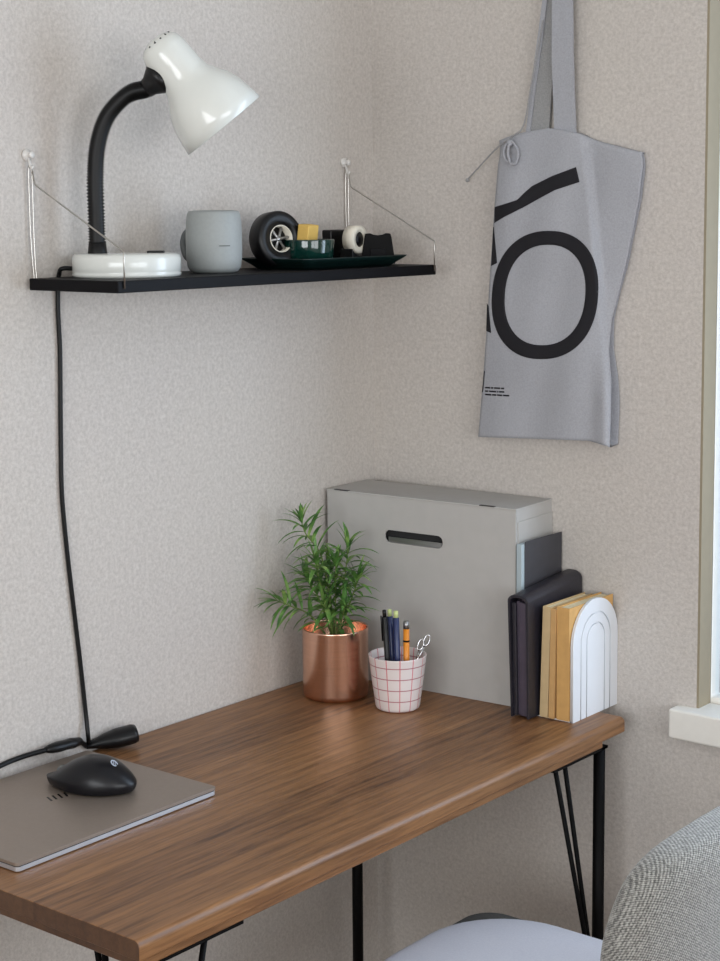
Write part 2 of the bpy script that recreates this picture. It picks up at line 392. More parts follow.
# head: axis from rear cap to mouth (local x,z plane)
a0 = Vector((.046, -.008, .330)); a1 = Vector((.1405, .008, .211)); ax = (a1 - a0).normalized(); L = (a1 - a0).length
hp = [(0, 0), (.012, .001), (.0225, .005), (.0295, .012), (.0325, .023), (.0335, .045), (.0340, .062), (.0365, .0735), (.0440, .085), (.0525, .098), (.0590, .115), (.0630, .135), (.0652, L)]
inner = [(r - .002, z) for r, z in reversed(hp[3:])] + [(0, .016)]
inner[0] = (.0632, L + .0004)
mf = axis_frame(a0, ax)
shd = obj('lamp_shade', lathe(bmesh.new(), hp + inner, 64, mf), 'enamel', lamp, True)
obj('shade_joint', T([pc + nd * .022, pc + nd * .0325, pc + nd * .035, pc + nd * .046, pc + nd * .054], [.024, .024, .0215, .0145, .0128], 28), 'blackrubber', lamp, True)
bm = bmesh.new()
for q in range(5):
    an = 1.0 + q * .42 + PI
    p = mf @ Vector((.0235 * math.cos(an), .0235 * math.sin(an), .0065)); bmesh.ops.create_uvsphere(bm, u_segments=8, v_segments=6, radius=.0016, matrix=Matrix.Translation(p))
for q in range(7):
    an = q * 2 * PI / 7; p = mf @ Vector((.021 * math.cos(an), .021 * math.sin(an), .0052)); bmesh.ops.create_uvsphere(bm, u_segments=8, v_segments=6, radius=.0013, matrix=Matrix.Translation(p))
obj('vent_hole', bm, 'blackrubber', shd, True)
obj('bulb', lathe(bmesh.new(), [(0, .02), (.012, .02), (.013, .05), (.022, .08), (.026, .10), (.02, .122), (0, .13)], 24, mf), 'innerw', lamp, True)
bm = bmesh.new(); box(bm, .030, .054, -.012, .006, .032, .0365); obj('switch', bm, 'blackrubber', lamp, bevel=.0015)
# cord from lamp down the wall to the desk plug
wall = lambda px, py, d=.004: onx(px, py, d)
cpts = [lc - RT * .074 + Vector((0, 0, .012)), Vector((.020, -.732, ST + .012)), Vector((.008, -.727, ST + .004)), Vector((.005, -.727, ST - .012)),
        wall(58, 310), wall(60, 350), wall(60.5, 400), wall(61, 450), wall(62, 495), wall(67, 550), wall(74, 610), wall(80, 660), wall(86, 715, .006), wall(88, 735, .012), Vector(onz(89, 745, H + .011))]
crd = obj('cord', T(catmull(cpts, 8), .0033, 10), 'cord', None, True)
mi = (Matrix.Translation(lc) @ Matrix.Rotation(lamp.rotation_euler.z, 4, 'Z')).inverted()
crd.data.transform(mi); crd.parent = lamp
# plug of lamp lying on desk; local builder
def cable_piece(name, p0, p1, prof, parent=None, flat=.75):
    p0, p1 = Vector(p0), Vector(p1); z = (p1 - p0).normalized(); x = z.cross(Vector((0, 0, 1))).normalized(); y = x.cross(z)
    bm = lathe(bmesh.new(), [(r, t * (p1 - p0).length) for r, t in prof], 20)
    bmesh.ops.scale(bm, vec=(1, flat, 1), verts=bm.verts)
    bmesh.ops.transform(bm, matrix=frame(p0, x, y, z), verts=bm.verts); return bm
pa, pb = onz(86, 746, H + .010), onz(136, 733, H + .020)
pl = obj('plug', cable_piece('plug', pa, pb, [(0, 0), (.006, 0), (.009, .15), (.015, .38), (.019, .6), (.019, .93), (.017, 1), (0, 1)]), 'blackrubber', None, True)
pl.data.transform(mi); pl.parent = lamp
# extension lead with its socket
q0, q1 = onx(46, 750, .018), onx(80, 741, .018)
ext = obj('extension_lead', T(catmull([onx(-60, 797, .012), onx(-20, 778, .010), onx(0, 766, .008), onx(22, 757, .010), q0], 8), .0037, 10), 'cord', None, True)
tag(ext, 'black power lead coming in from the left edge behind the laptop', 'cable')
obj('connector', cable_piece('c', q0, q1, [(0, 0), (.0055, 0), (.009, .15), (.0105, .35), (.0095, .55), (.0105, .75), (.0075, 1), (0, 1)]), 'blackrubber', ext, True)
obj('cable_tail', T(catmull([q1, (q1 + pa) / 2, pa], 6), .0036, 10), 'cord', ext, True)

# ------------------------------------------------------------------ mug on shelf
mc = Vector((.100, -.505, ST))
mug = thing('mug', 'light grey matte rounded mug beside the white lamp base on the shelf', 'mug', mc, math.atan2(RT.y, RT.x))
R0 = .0415
obj('body', lathe(bmesh.new(), [(0, 0), (.030, 0), (.036, .0025), (.0395, .009), (R0, .022), (R0 + .0005, .05), (R0 - .0005, .075), (R0 - .002, .086), (.0375, .0905), (.036, .0915), (.035, .0905), (.035, .0880), (.0, .0875)], 56), 'mug', mug, True)
obj('lid', lathe(bmesh.new(), [(0, .0925), (.030, .0922), (.0335, .0910), (.034, .0885), (0, .0884)], 48), 'mug', mug, True)
hd = catmull([(-.034, .024, .062), (-.044, .032, .058), (-.049, .036, .042), (-.044, .032, .024), (-.034, .024, .018)], 8)
obj('handle', T(hd, .0055, 12), 'dgrey', mug, True)
obj('printed_mark', B(.011, .027, -.0412, -.0390, .040, .0412), 'dgrey', mug)

# ------------------------------------------------------------------ tray and its things
TX0, TX1 = .030, .165
ty0 = onx(284, 266, .12).y; ty1 = -.120
tray = thing('tray', 'long dark green tray with flared rim at the right end of the shelf', 'tray', ((TX0 + TX1) / 2, (ty0 + ty1) / 2, ST))
hx, hy = (TX1 - TX0) / 2, (ty1 - ty0) / 2
bm = bmesh.new(); rings = []
for s, z in ((-.016, 0), (-.014, .001), (-.006, .008), (0, .0155), (.004, .0175), (.0035, .0155), (-.004, .0095), (-.012, .0035), (-.018, .0025)):
    rings.append([bm.verts.new((x, y, z)) for x, y in rrect(-hx - s + 0, hx + s, -hy - s, hy + s, .012, 5)])
for a, b in zip(rings, rings[1:]):
    for k in range(len(a)): bm.faces.new((a[k], a[(k + 1) % len(a)], b[(k + 1) % len(a)], b[k]))
bm.faces.new(rings[0]); bm.faces.new(rings[-1])
obj('tray_body', bm, 'dgreen', tray, True)
TT = ST + .0028
# black tape roll on edge
rc = onx(276, 238, .085); 
rz = TT + .0345
roll = thing('tape_roll', 'large black round tape roll on edge at the left end of the green tray', 'tape roll', (.085, rc.y, TT), 0)
AX = axis_frame((0, 0, .0435), (1, -.22, 0.10))
obj('tape_body', lathe(bmesh.new(), [(.0215, -.014), (.041, -.015), (.0435, -.011), (.0435, .011), (.041, .015), (.0215, .014), (.0215, -.014)], 48, AX), 'blackrubber', roll, True)
obj('tape_core', lathe(bmesh.new(), [(.0201, -.0145), (.0214, -.0145), (.0214, .0148), (.0201, .0148), (.0201, -.0145)], 40, AX), 'tape', roll, True)
bm = bmesh.new()
for q in range(3):
    a = q * PI / 3 + .4; d = AX.to_3x3() @ Vector((math.cos(a), math.sin(a), 0)); c = AX @ Vector((0, 0, .006))
    tube(bm, [c - d * .0197, c + d * .0197], .0022, 8)
lathe_bm = lathe(bmesh.new(), [(0, .003), (.0045, .003), (.0045, .009), (0, .009)], 16, AX); me_ = bpy.data.meshes.new('t'); lathe_bm.to_mesh(me_); lathe_bm.free(); bm.from_mesh(me_)
obj('hub', bm, 'silver', roll, True)
obj('backing', lathe(bmesh.new(), [(0, -.004), (.0193, -.004), (.0193, -.001), (0, -.001)], 30, AX), 'blackrubber', roll, True)
# green glass dish
gp = onx(317, 250, .13)
dish = thing('glass_dish', 'small round dark green glass dish on the tray in front of the tape', 'dish', (.110, gp.y + .004, TT))
obj('bowl', lathe(bmesh.new(), [(0, 0), (.028, 0), (.033, .002), (.0375, .008), (.0402, .041), (.0398, .0425), (.0380, .0425), (.0370, .040), (.034, .008), (0, .006)], 48), 'green', dish, True)
# yellow eraser/notes lying in the dish
nb = bmesh.new(); box(nb, -.010, .010, -.018, .015, 0, .058)
yo = obj('note_block', nb, 'yellow', None, bevel=.002, loc=(.108, gp.y - .002, TT + .0085)); yo.rotation_euler = (.0, .12, .2)
tag(yo, 'small yellow block standing up out of the green glass dish', 'note block')
ko = obj('black_case', B(-.010, .010, -.020, .022, 0, .056), 'blackrubber', None, bevel=.003, loc=(.062, onx(334, 240, .062).y, TT)); tag(ko, 'small black case between the yellow block and the cream tape', 'case')
# tape dispenser with cream roll
td = thing('tape_dispenser', 'black tape dispenser holding a cream roll of tape, right half of the tray', 'tape dispenser', (.10, onx(356, 250, .10).y, TT), math.radians(8))
prof = [(-.030, 0), (.040, 0), (.040, .008), (.030, .014), (.024, .026), (.018, .018), (-.004, .0125), (-.022, .018), (-.030, .026)]
obj('dispenser_body', plate(prof, [], .024, YZ(0, 0, 0)), 'blackrubber', td, bevel=.0015)
ax2 = axis_frame((0, -.003, .040), (1, -.05, 0))
rl = obj('tape', lathe(bmesh.new(), [(.0125, -.010), (.0225, -.010), (.0225, .010), (.0125, .010), (.0125, -.010)], 40, ax2), 'tape', td, True)
obj('upright', B(-.013, -.0105, -.014, .020, .008, .052), 'blacksteel', td, bevel=.001)
obj('spool', lathe(bmesh.new(), [(.0, -.0095), (.0123, -.0095), (.0123, .0085), (.0, .0085)], 30, ax2), 'blackrubber', td, True)
# black wedge clip
bc = thing('binder_clip', 'large black wedge-shaped clip standing at the right end of the tray', 'clip', (.125, onx(378, 256, .125).y, TT + .0002), math.atan2(RT.y, RT.x))
tr = [(-.0265, 0), (.0265, 0), (.0205, .038), (.0190, .043), (.012, .0435), (.007, .0415), (0, .0405), (-.007, .0415), (-.012, .0435), (-.0190, .043), (-.0205, .038)]
obj('clip_body', plate(tr, [], .020, XZ(0, 0, 0)), 'blacksteel', bc, bevel=.0015)
bc.scale = (1.08, 1, 1.14)
obj('clip_handle', B(-.012, .012, -.0125, -.0100, .006, .022), 'black', bc, bevel=.001)

# ------------------------------------------------------------------ tote bag on the back wall
bagO = ony(545, 300, 0)
def bz(px, py):
    p = ony(px, py, -.02); return p.x, p.z
Ltab = [(128, 516), (140, 503), (165, 498), (206, 494.5), (265, 490.5), (330, 486.5), (380, 483), (432, 478.5), (441, 478)]
Rtab = [(128, 580), (136, 592), (142, 606), (148, 628), (152, 641), (165, 643), (200, 639), (260, 627), (320, 612), (350, 609), (380, 611.5), (410, 611), (441, 610), (449, 610)]
def interp(tab, y):
    if y <= tab[0][0]: return tab[0][1]
    for (a, b), (c, d) in zip(tab, tab[1:]):
        if y <= c: return b + (d - b) * (y - a) / (c - a)
    return tab[-1][1]
def topy(px):      # the mouth of the bag sags from the handles to both corners
    tab = [(498, 141), (515, 134), (548, 128), (576, 133), (600, 142), (643, 153)]
    return interp([(a, b) for a, b in tab], px)
def boty(px): return interp([(478, 437), (540, 439), (590, 441), (612, 448)], px)
def fold(px, py):  # distance to the long fold line
    fx = 580 + (py - 130) * .105; return px - fx
def depth(px, py):
    f = fold(px, py); v = (py - 130) / 310
    d = .034 + .004 * math.sin(px * .055 + v * 2.0) * v + .0022 * math.sin(px * .12 + py * .022) + .0015 * math.sin(py * .05 - px * .03)
    if f > 0:
        k = min(1, max(0, (py - 270) / 70))                      # upper part turns away from the room, lower part towards it
        d += (1 - k) * (-.016 * min(1, f / 9) + .012 * min(1, f / 60)) - k * min(1, f / 32) * .022
    d -= .012 * max(0, 1 - (px - interp(Ltab, py)) / 22) ** 2
    rgt = interp(Rtab, py) - px
    d -= .005 * max(0, 1 - rgt / 18) ** 2
    d *= .55 + .45 * min(1, (v + .06) / .35) if v < .3 else 1
    if py > 340: d += .010 * math.exp(-((px - 604) / 8) ** 2) * min(1, (py - 340) / 60)
    # crumple where the string is tied
    d += .004 * math.exp(-((px - 508) / 7) ** 2 - ((py - 152) / 14) ** 2) * math.sin(py * .6)
    return max(.004, d)
def bagpt(px, py, off=0): return ony(px, py, -depth(px, py) - off) - bagO
bag = thing('tote_bag', 'grey canvas tote bag with black lettering hanging on the back wall', 'bag', bagO)
bm = bmesh.new(); NU, NV = 60, 100; g = []; gb = []
for j in range(NV + 1):
    v = j / NV; row = []; rb = []
    for i in range(NU + 1):
        u = i / NU
        # blend of side tables at the row and the shaped top and bottom
        py0 = 128 + (448 - 128) * v
        px = interp(Ltab, py0) + (interp(Rtab, py0) - interp(Ltab, py0)) * u
        for _ in range(3):
            pxt = px; py0 = topy(pxt) + (boty(pxt) - topy(pxt)) * v
            px = interp(Ltab, py0) + (interp(Rtab, py0) - interp(Ltab, py0)) * u
        if v < .08:
            k = v / .08; wl, wr = 499, 643
            px = (wl + (wr - wl) * u) * (1 - k) + px * k; py0 = topy(px) + (boty(px) - topy(px)) * v
        p = bagpt(px, py0); row.append(bm.verts.new(p)); rb.append(bm.verts.new((p.x + (0 if i < NU else .62 * p.y), (max(p.y + .007, -.0035) if p.y < -.006 else -.0025) if 0 < i < NU else -.0005, p.z)))
    g.append(row); gb.append(rb)
for j in range(NV):
    for i in range(NU):
        bm.faces.new((g[j][i], g[j][i + 1], g[j + 1][i + 1], g[j + 1][i])); bm.faces.new((gb[j][i + 1], gb[j][i], gb[j + 1][i], gb[j + 1][i + 1]))
    bm.faces.new((g[j][0], g[j + 1][0], gb[j + 1][0], gb[j][0])); bm.faces.new((g[j][NU], gb[j][NU], gb[j + 1][NU], g[j + 1][NU]))
for i in range(NU):
    bm.faces.new((g[NV][i], g[NV][i + 1], gb[NV][i + 1], gb[NV][i])); bm.faces.new((g[0][i], gb[0][i], gb[0][i + 1], g[0][i + 1]))
obj('bag_body', bm, 'canvas', bag, True)
def decal(grid, name, closed=False):
    bm = bmesh.new(); top = [[bm.verts.new(bagpt(a, b, .0008)) for a, b in r] for r in grid]; lo = [[bm.verts.new(bagpt(a, b, -.0004)) for a, b in r] for r in grid]
    n, m = len(top), len(top[0])
    for j in range(n - 1):
        for i in range(m - 1):
            bm.faces.new((top[j][i], top[j][i + 1], top[j + 1][i + 1], top[j + 1][i])); bm.faces.new((lo[j][i + 1], lo[j][i], lo[j + 1][i], lo[j + 1][i + 1]))
        for i in (0, m - 1):
            try: bm.faces.new((top[j][i], top[j + 1][i], lo[j + 1][i], lo[j][i]))
            except ValueError: pass
    for j in (() if closed else (0, n - 1)):
        for i in range(m - 1):
            try: bm.faces.new((top[j][i], top[j][i + 1], lo[j][i + 1], lo[j][i]))
            except ValueError: pass
    return obj(name, bm, 'ink', bag, True)
def strip(up, dn, n=40, m=8):
    def at(l, t):
        s = [0]
        for a, b in zip(l, l[1:]): s.append(s[-1] + math.dist(a, b))
        d = t * s[-1]
        for k in range(len(l) - 1):
            if d <= s[k + 1] + 1e-9:
                f = (d - s[k]) / max(1e-9, s[k + 1] - s[k]); return (l[k][0] + (l[k + 1][0] - l[k][0]) * f, l[k][1] + (l[k + 1][1] - l[k][1]) * f)
        return l[-1]
    return [[(at(up, i / n)[0] * (1 - k / m) + at(dn, i / n)[0] * k / m, at(up, i / n)[1] * (1 - k / m) + at(dn, i / n)[1] * k / m) for k in range(m + 1)] for i in range(n + 1)]
decal(strip([(494.6, 207), (506, 203.5), (517, 200), (524, 193), (532, 186), (552, 176), (576, 167)], [(494.2, 223), (504, 217), (524, 207), (540, 198), (555, 190), (579.5, 182)]), 'printed_letter')
ring = []
for k in range(73):
    a = 2 * PI * k / 72; tlt = .06; r_ = []
    for s in range(7):
        f = s / 6; rx = 53.2 + (40.2 - 53.2) * f; ry = 64.2 + (50.2 - 64.2) * f
        ex = 2.25; ca, sa = math.cos(a), math.sin(a)
        x = rx * math.copysign(abs(ca) ** (2 / ex), ca); y = ry * math.copysign(abs(sa) ** (2 / ex), sa)
        r_.append((545 + x - y * tlt, 295 + y))
    ring.append(r_)
decal(ring, 'printed_letter', True)
decal(strip([(493.2, 227), (491, 266)], [(493.8, 227), (497, 263)], 20, 3), 'printed_letter')
decal(strip([(486.9, 303), (486.2, 331)], [(488.5, 306), (491, 333)], 20, 3), 'printed_letter')
decal(strip([(483.9, 371), (482, 392)], [(484.8, 371), (482.9, 392)], 8, 2), 'printed_letter')
for rw, (y0, words) in enumerate(((386.8, [6, 3, 7, 4]), (390.3, [4, 8, 2, 6]), (393.7, [7, 5, 6, 7]))):
    x = 485
    for wd in words:
        decal(strip([(x, y0 + (x - 485) * .05), (x + wd - .8, y0 + (x + wd - 485) * .05)], [(x, y0 + 1.5 + (x - 485) * .05), (x + wd - .8, y0 + 1.5 + (x + wd - 485) * .05)], 3, 1), 'small_print'); x += wd
def ribbon(pts, wdt, th=.0018):
    """pts: (x left, x right, y, z) rows in world -> strap mesh in bag space"""
    bm = bmesh.new(); R_ = []
    for xl, xr, y, z in pts:
        R_.append([bm.verts.new(Vector((a, b, z)) - bagO) for a, b in ((xl, y - th), (xr, y - th), (xr, y + th), (xl, y + th))])
    for a, b in zip(R_, R_[1:]):
        for k in range(4): bm.faces.new((a[k], a[(k + 1) % 4], b[(k + 1) % 4], b[k]))
    bm.faces.new(R_[0]); bm.faces.new(R_[-1][::-1]); return bm
rows = []
for py, a, b, y in ((137, 552.5, 573.5, -.010), (128, 552.5, 573.5, -.0135), (60, 553, 574, -.022), (0, 554, 574, -.024), (-70, 554, 570, -.027), (-105, 555, 566, -.024), (-115, 556, 564, -.018)):
    xa, z = bz(a, py); xb, _ = bz(b, py); rows.append((xa, xb, y, z))
obj('strap', ribbon(rows, 0), 'canvas', bag)
rows = []
for py, a, b, y in ((140, 524, 545, -.008), (128, 524.5, 545.5, -.008), (60, 534, 550.5, -.009), (0, 543, 555, -.011), (-70, 551, 562, -.013), (-105, 554, 565, -.016), (-115, 556, 564, -.018)):
    xa, z = bz(a, py); xb, _ = bz(b, py); rows.append((xa, xb, y, z))
obj('strap', ribbon(rows, 0), 'canvas2', bag)
rows = []
for py, a, b, y in ((134, 523, 527, -.0115), (90, 528, 532.5, -.012), (40, 535, 540, -.013), (0, 541, 545.5, -.015), (-70, 550, 555, -.016), (-110, 555, 559, -.018)):
    xa, z = bz(a, py); xb, _ = bz(b, py); rows.append((xa, xb, y, z))
obj('strap_edge', ribbon(rows, 0, .001), 'canvas', bag)
tb = lambda px, py, y: ony(px, py, y) - bagO
st = obj('tie_string', T(catmull([tb(543, 20, -.022), tb(532, 80, -.022), tb(524, 124, -.025), tb(513, 136, -.028), tb(497, 148, -.024), tb(480, 166, -.018), tb(468, 179, -.012)], 8), .0013, 8), 'canvas2', bag, True)
bm = bmesh.new(); bmesh.ops.create_uvsphere(bm, u_segments=12, v_segments=8, radius=.0035, matrix=Matrix.Translation(tb(467.5, 180, -.012)))
obj('bead', bm, 'canvas2', st, True)
bm = T(catmull([tb(509, 140, -.027), tb(504, 150, -.031), tb(506, 160, -.031), tb(515, 164, -.032), tb(518, 152, -.032), tb(511, 141, -.03), tb(508, 152, -.034), tb(510, 163, -.033)], 6), .0022, 8)
bmesh.ops.create_uvsphere(bm, u_segments=12, v_segments=8, radius=.0055, matrix=Matrix.Translation(tb(510, 143, -.029)))
obj('knot', bm, 'canvas', bag, True)
hk = bz(560, -112)
o = obj('wall_hook', T(catmull([(hk[0], -.001, hk[1] + .012), (hk[0], -.012, hk[1] - .006), (hk[0], -.03, hk[1] - .008), (hk[0], -.036, hk[1] + .006)], 6), .004, 12), 'trim', None, True)
tag(o, 'white wall hook that the grey tote bag hangs from', 'hook')

# ------------------------------------------------------------------ grey storage box
bx = thing('storage_box', 'large grey document box with slotted handle hole standing against the back wall', 'box', (.0095, -.1425, H + .0005), math.radians(3.8))
BW, BD, BH = .371, .118, .3235
slot = rrect(.092, .222, .2375, .2555, .0088, 6)
slot = rrect(.119, .234, .2435, .2650, .010, 6)
obj('front_panel', plate([(0, 0), (BW, 0), (BW, BH - .003), (0, BH - .003)], [slot], .003, XZ(0, .0015, 0)), 'box', bx)
bm = bmesh.new(); box(bm, 0, .0025, .003, BD, 0, BH - .003); box(bm, BW - .0025, BW, .003, BD, 0, BH - .003); box(bm, .0025, BW - .0025, BD - .0025, BD, 0, BH - .003); box(bm, .0025, BW - .0025, .003, BD - .0025, 0, .003)
obj('box_body', bm, 'box', bx)
obj('side_sleeve', B(BW, BW + .002, .006, BD - .001, .001, BH - .022), 'box', bx, bevel=.0005)
lid = obj('lid', B(-.001, BW + .0015, -.0015, BD, BH - .003, BH), 'box', bx, bevel=.0012)
for xx in (.030, .318):
    obj('hinge_slot', B(xx - .014, xx + .014, -.0020, .0045, BH - .0005, BH + .0006), 'blackrubber', lid)
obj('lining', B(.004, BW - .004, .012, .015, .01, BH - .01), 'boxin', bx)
ho = plate(rrect(.115, .238, .2400, .2690, .0135, 6), [slot], .0008, XZ(0, -.0004, 0))
obj('handle_rim', ho, 'box', bx)
obj('handle_flap', B(.124, .229, .0035, .0055, .2345, .2525), 'silver', bx)

# ------------------------------------------------------------------ copper pot and plant
potc = Vector((.104, -.238, H))
pot = thing('plant_pot', 'shiny copper cylindrical pot on the desk in front of the grey box', 'pot', potc)
r = .0545; h = .116
obj('pot_body', lathe(bmesh.new(), [(0, 0), (r - .007, 0), (r - .003, .0015), (r - .0008, .005), (r, .010), (r, h - .006), (r + .0006, h - .003), (r + .0006, h - .001), (r, h), (r - .0015, h), (r - .002, h - .003), (r - .002, .01), (0, .009)], 72), 'copper', pot, True)
plant = thing('potted_herb', 'bushy green plant with long narrow leaves growing in the copper pot', 'plant', potc + Vector((0, 0, .0095)))
obj('soil', lathe(bmesh.new(), [(0, .078), (.02, .079), (.04, .077), (r - .0035, .074), (r - .006, .01), (.02, .002), (0, .002)], 40), 'soil', plant, True)
def L3(u, d, z): return RT * u + FW * d + Vector((0, 0, z))
# local heights: the plant's origin is at H+.0095 ; rim at ~.107
kpx = 612.0
def pp(px, py, d=0):       # image-like layout measured on the plant, real depth d chosen per stem
    return L3((px - 336.5) / kpx, d, (634 - py) / kpx + .1)
stems = [([(334, 632), (330, 590), (322, 555), (308, 535), (303, 520)], 0.0, 11),
         ([(338, 632), (344, 600), (348, 570), (351, 545)], 0.012, 11),
         ([(331, 634), (312, 618), (292, 607), (277, 600)], -.018, 8),
         ([(335, 634), (326, 600), (320, 575), (318, 560)], -.022, 11),
         ([(337, 634), (337, 595), (338, 562)], -.008, 12),
         ([(334, 634), (322, 606), (311, 588), (306, 580)], .018, 9),
         ([(339, 634), (350, 610), (357, 590), (359, 580)], -.012, 8),
         ([(336, 634), (332, 600), (331, 575)], .030, 9),
         ([(336, 634), (330, 615), (324, 600)], -.035, 6),
         ([(338, 634), (344, 618), (347, 604)], -.032, 6)]
lf = bmesh.new()
def leaf(bm, p, d, length, w, droop):
    d = d.normalized(); side = d.cross(Vector((0, 0, 1)))
    side = side.normalized() if side.length > .05 else Vector((1, 0, 0)); n = 9; prev = None; q = p.copy(); dd = d.copy()
    prof = [.35, .7, .93, 1, .97, .86, .68, .42, .03]
    for i in range(n):
        up = side.cross(dd).normalized(); ww = w * prof[i] / 2
        vs = [bm.verts.new(q - side * ww + up * ww * .35), bm.verts.new(q), bm.verts.new(q + side * ww + up * ww * .35)]
        if prev:
            for k in range(2): bm.faces.new((prev[k], prev[k + 1], vs[k + 1], vs[k]))
        prev = vs; dd = (dd + Vector((0, 0, -droop / n))).normalized(); q = q + dd * (length / n)
sb = []
for si, (pts, dep, nw) in enumerate(stems):
    n = len(pts); P3 = [pp(a, b, dep * (i / (n - 1)) + .0) for i, (a, b) in enumerate(pts)]
    P3[0] = Vector((P3[0].x * .6, P3[0].y * .6, .077)); C3 = catmull(P3, 10)
    sb.append(T(C3, [.0016 - .0008 * i / len(C3) for i in range(len(C3))], 7))
    for k in range(nw):
        t = .26 + .74 * k / (nw - 1); idx = min(len(C3) - 2, int(t * (len(C3) - 1))); p = C3[idx]; tg = (C3[idx + 1] - C3[idx]).normalized()
        tip = k >= nw - 2
        for m_ in range(3 if not tip else 5):
            a = k * 1.1 + m_ * 2 * PI / (3 if not tip else 5) + random.uniform(-.3, .3) + si
            o1 = tg.orthogonal().normalized(); o2 = tg.cross(o1); out = o1 * math.cos(a) + o2 * math.sin(a)
            dr = out * (1 if not tip else .7) + tg * (.6 if not tip else 1.2) + Vector((0, 0, .25))
            ln = random.uniform(.050, .074) * (1 if not tip else .7) * (.75 if k < 2 else 1)
            leaf(lf, p, dr, ln, random.uniform(.0064, .0084) * (1 if not tip else .75), random.uniform(.7, 1.7) if not tip else random.uniform(.5, 1.3))
for bm in sb: obj('stem', bm, 'stem', plant, True)
obj('foliage', lf, 'leaf', plant, True)

# ------------------------------------------------------------------ pen cup
cc = Vector((.229, -.232, H))
cup = thing('pen_cup', 'white cup with a pink checked grid holding pens on the desk', 'cup', cc)
obj('cup_body', lathe(bmesh.new(), [(0, 0), (.031, 0), (.0345, .002), (.0362, .006), (.0415, .045), (.0468, .0868), (.0472, .088), (.0462, .0888), (.0448, .088), (.040, .045), (.0345, .008), (0, .007)], 64), 'grid', cup, True)
def cpos(px, py, d): return cc + L3((px - 398) / 640.0, d, (713 - py) / 636.0 - .008)
def pen(name, label, cat, bot, top, r, body, grp=None, parts=()):
    bot, top = Vector(bot), Vector(top); L_ = (top - bot).length
    t = thing(name, label, cat, bot, 0, grp)
    Fm = axis_frame((0, 0, 0), top - bot)
    for nm, prof, mt in parts(L_, r): obj(nm, lathe(bmesh.new(), prof, 16, Fm), mt, t, True)
    return t, Fm, L_
def clipped(tipmat, bodymat):
    def f(L_, r): return [('barrel', [(0, 0), (.0015, 0), (r * .9, .014), (r, .02), (r, L_ - .012), (r * .8, L_ - .011), (0, L_ - .011)], bodymat),
                          ('end_button', [(0, L_ - .0115), (r * .75, L_ - .0115), (r * .75, L_ - .001), (r * .5, L_), (0, L_)], tipmat)]
    return f
zb = H + .0095
def bt(px, d): p = cpos(px, 700, d); return Vector((p.x, p.y, zb + .001))
t, Fm, L_ = pen('ballpoint_pen', 'black pen with clip, leftmost in the checked cup', 'pen', bt(390, -.012), cpos(384.5, 604, -.010), .0044, 'b', None, clipped('blackrubber', 'blackrubber'))
obj('clip', B(-.0015, .0015, -.0068, -.0048, L_ - .045, L_ - .006).copy() if False else lathe(bmesh.new(), [(0, L_ - .05), (.0012, L_ - .05), (.0014, L_ - .01), (0, L_ - .008)], 8, Fm @ Matrix.Translation((-.0058, -.001, 0))), 'blackrubber', t, True)
pen('marker_pen', 'navy blue pen with yellow-green end, beside the black pen in the cup', 'pen', bt(395, -.001), cpos(390, 605, .000), .0046, 'b', None, clipped('lime', 'bluepen'))
pen('marker_pen', 'navy blue pen with pale green end, next to the orange pencil in the cup', 'pen', bt(399, -.014), cpos(396.3, 604.5, -.014), .0050, 'b', None, clipped('lime', 'bluepen'))
def pencil(L_, r): return [('shaft', [(0, 0), (r, 0), (r, L_ - .012), (0, L_ - .012)], 'orange'), ('ferrule', [(0, L_ - .0125), (r * 1.02, L_ - .0125), (r * .9, L_), (0, L_)], 'silver')]
t, Fm, L_ = pen('pencil', 'orange pencil with a silver end standing in the checked cup', 'pencil', bt(407, -.010), cpos(407, 615.5, -.012), .0050, 'o', None, pencil)
obj('printed_mark', lathe(bmesh.new(), [(.0052, L_ - .034), (.0053, L_ - .034), (.0053, L_ - .031), (.0052, L_ - .031)], 16, Fm), 'black', t, True)
sc = thing('small_scissors', 'small silver scissors with wire loop handles at right of the cup', 'scissors', bt(414, .008))
base = bt(414, .008)
def rel(px, py, d): return cpos(px, py, d) - base
for qa, qb in (((422, 643), 0), ((428, 638), 1)):
    c = rel(qa[0], qa[1], .006 - .004 * qb); lp = []
    for k in range(25):
        a = 2 * PI * k / 24; e = Vector((RT.x, RT.y, 0)) * math.cos(a) * .0046 + (Vector((0, 0, 1)) * .95 + RT * .3) * math.sin(a) * .0085 + FW * (.003 * math.sin(a))
        lp.append(c + e)
    bm = T(lp, .0016, 8, cap=False); tube(bm, [c - (Vector((0, 0, 1)) + RT * .3) * .0095, rel(417 - qb * 2, 665, .006), Vector((.003 * qb, 0, .002))], [.0016, .0024, .001], 8)
    obj('blade_with_loop', bm, 'chrome', sc, True)

# ------------------------------------------------------------------ bookend, books, wallet, notebook
AXX = .4945
be = thing('bookend', 'white metal bookend with nested arch grooves at the right end of the desk', 'bookend', (AXX, -.0675, H))
def arch(hw, top, bottom=0, n=20):
    zc = top - hw; return [(-hw, bottom)] + [(hw * math.cos(PI - PI * k / n), zc + hw * 1.0 * math.sin(PI - PI * k / n)) for k in range(n + 1)] + [(hw, bottom)]
HW = .0670; TP = .187
obj('arch_panel', plate(arch(HW, TP), [], .0025, YZ(0, 0, 0)), 'steelw', be)
def ringp(o_, i_): return o_ + i_[::-1]
g1, g2 = .0016, .0
for nm, (h1, t1), (h2, t2) in (('outer_arch', (HW, TP), (.0455, TP - .021)), ('middle_arch', (.0424, TP - .0241), (.0284, TP - .0381)),):
    poly = arch(h1, t1) + arch(h2, t2)[::-1]
    obj('raised_arch', plate(poly, [], .0030, YZ(.0027, 0, 0)), 'steelw', be)
obj('raised_arch', plate(arch(.0253, TP - .0412), [], .0030, YZ(.0027, 0, 0)), 'steelw', be)
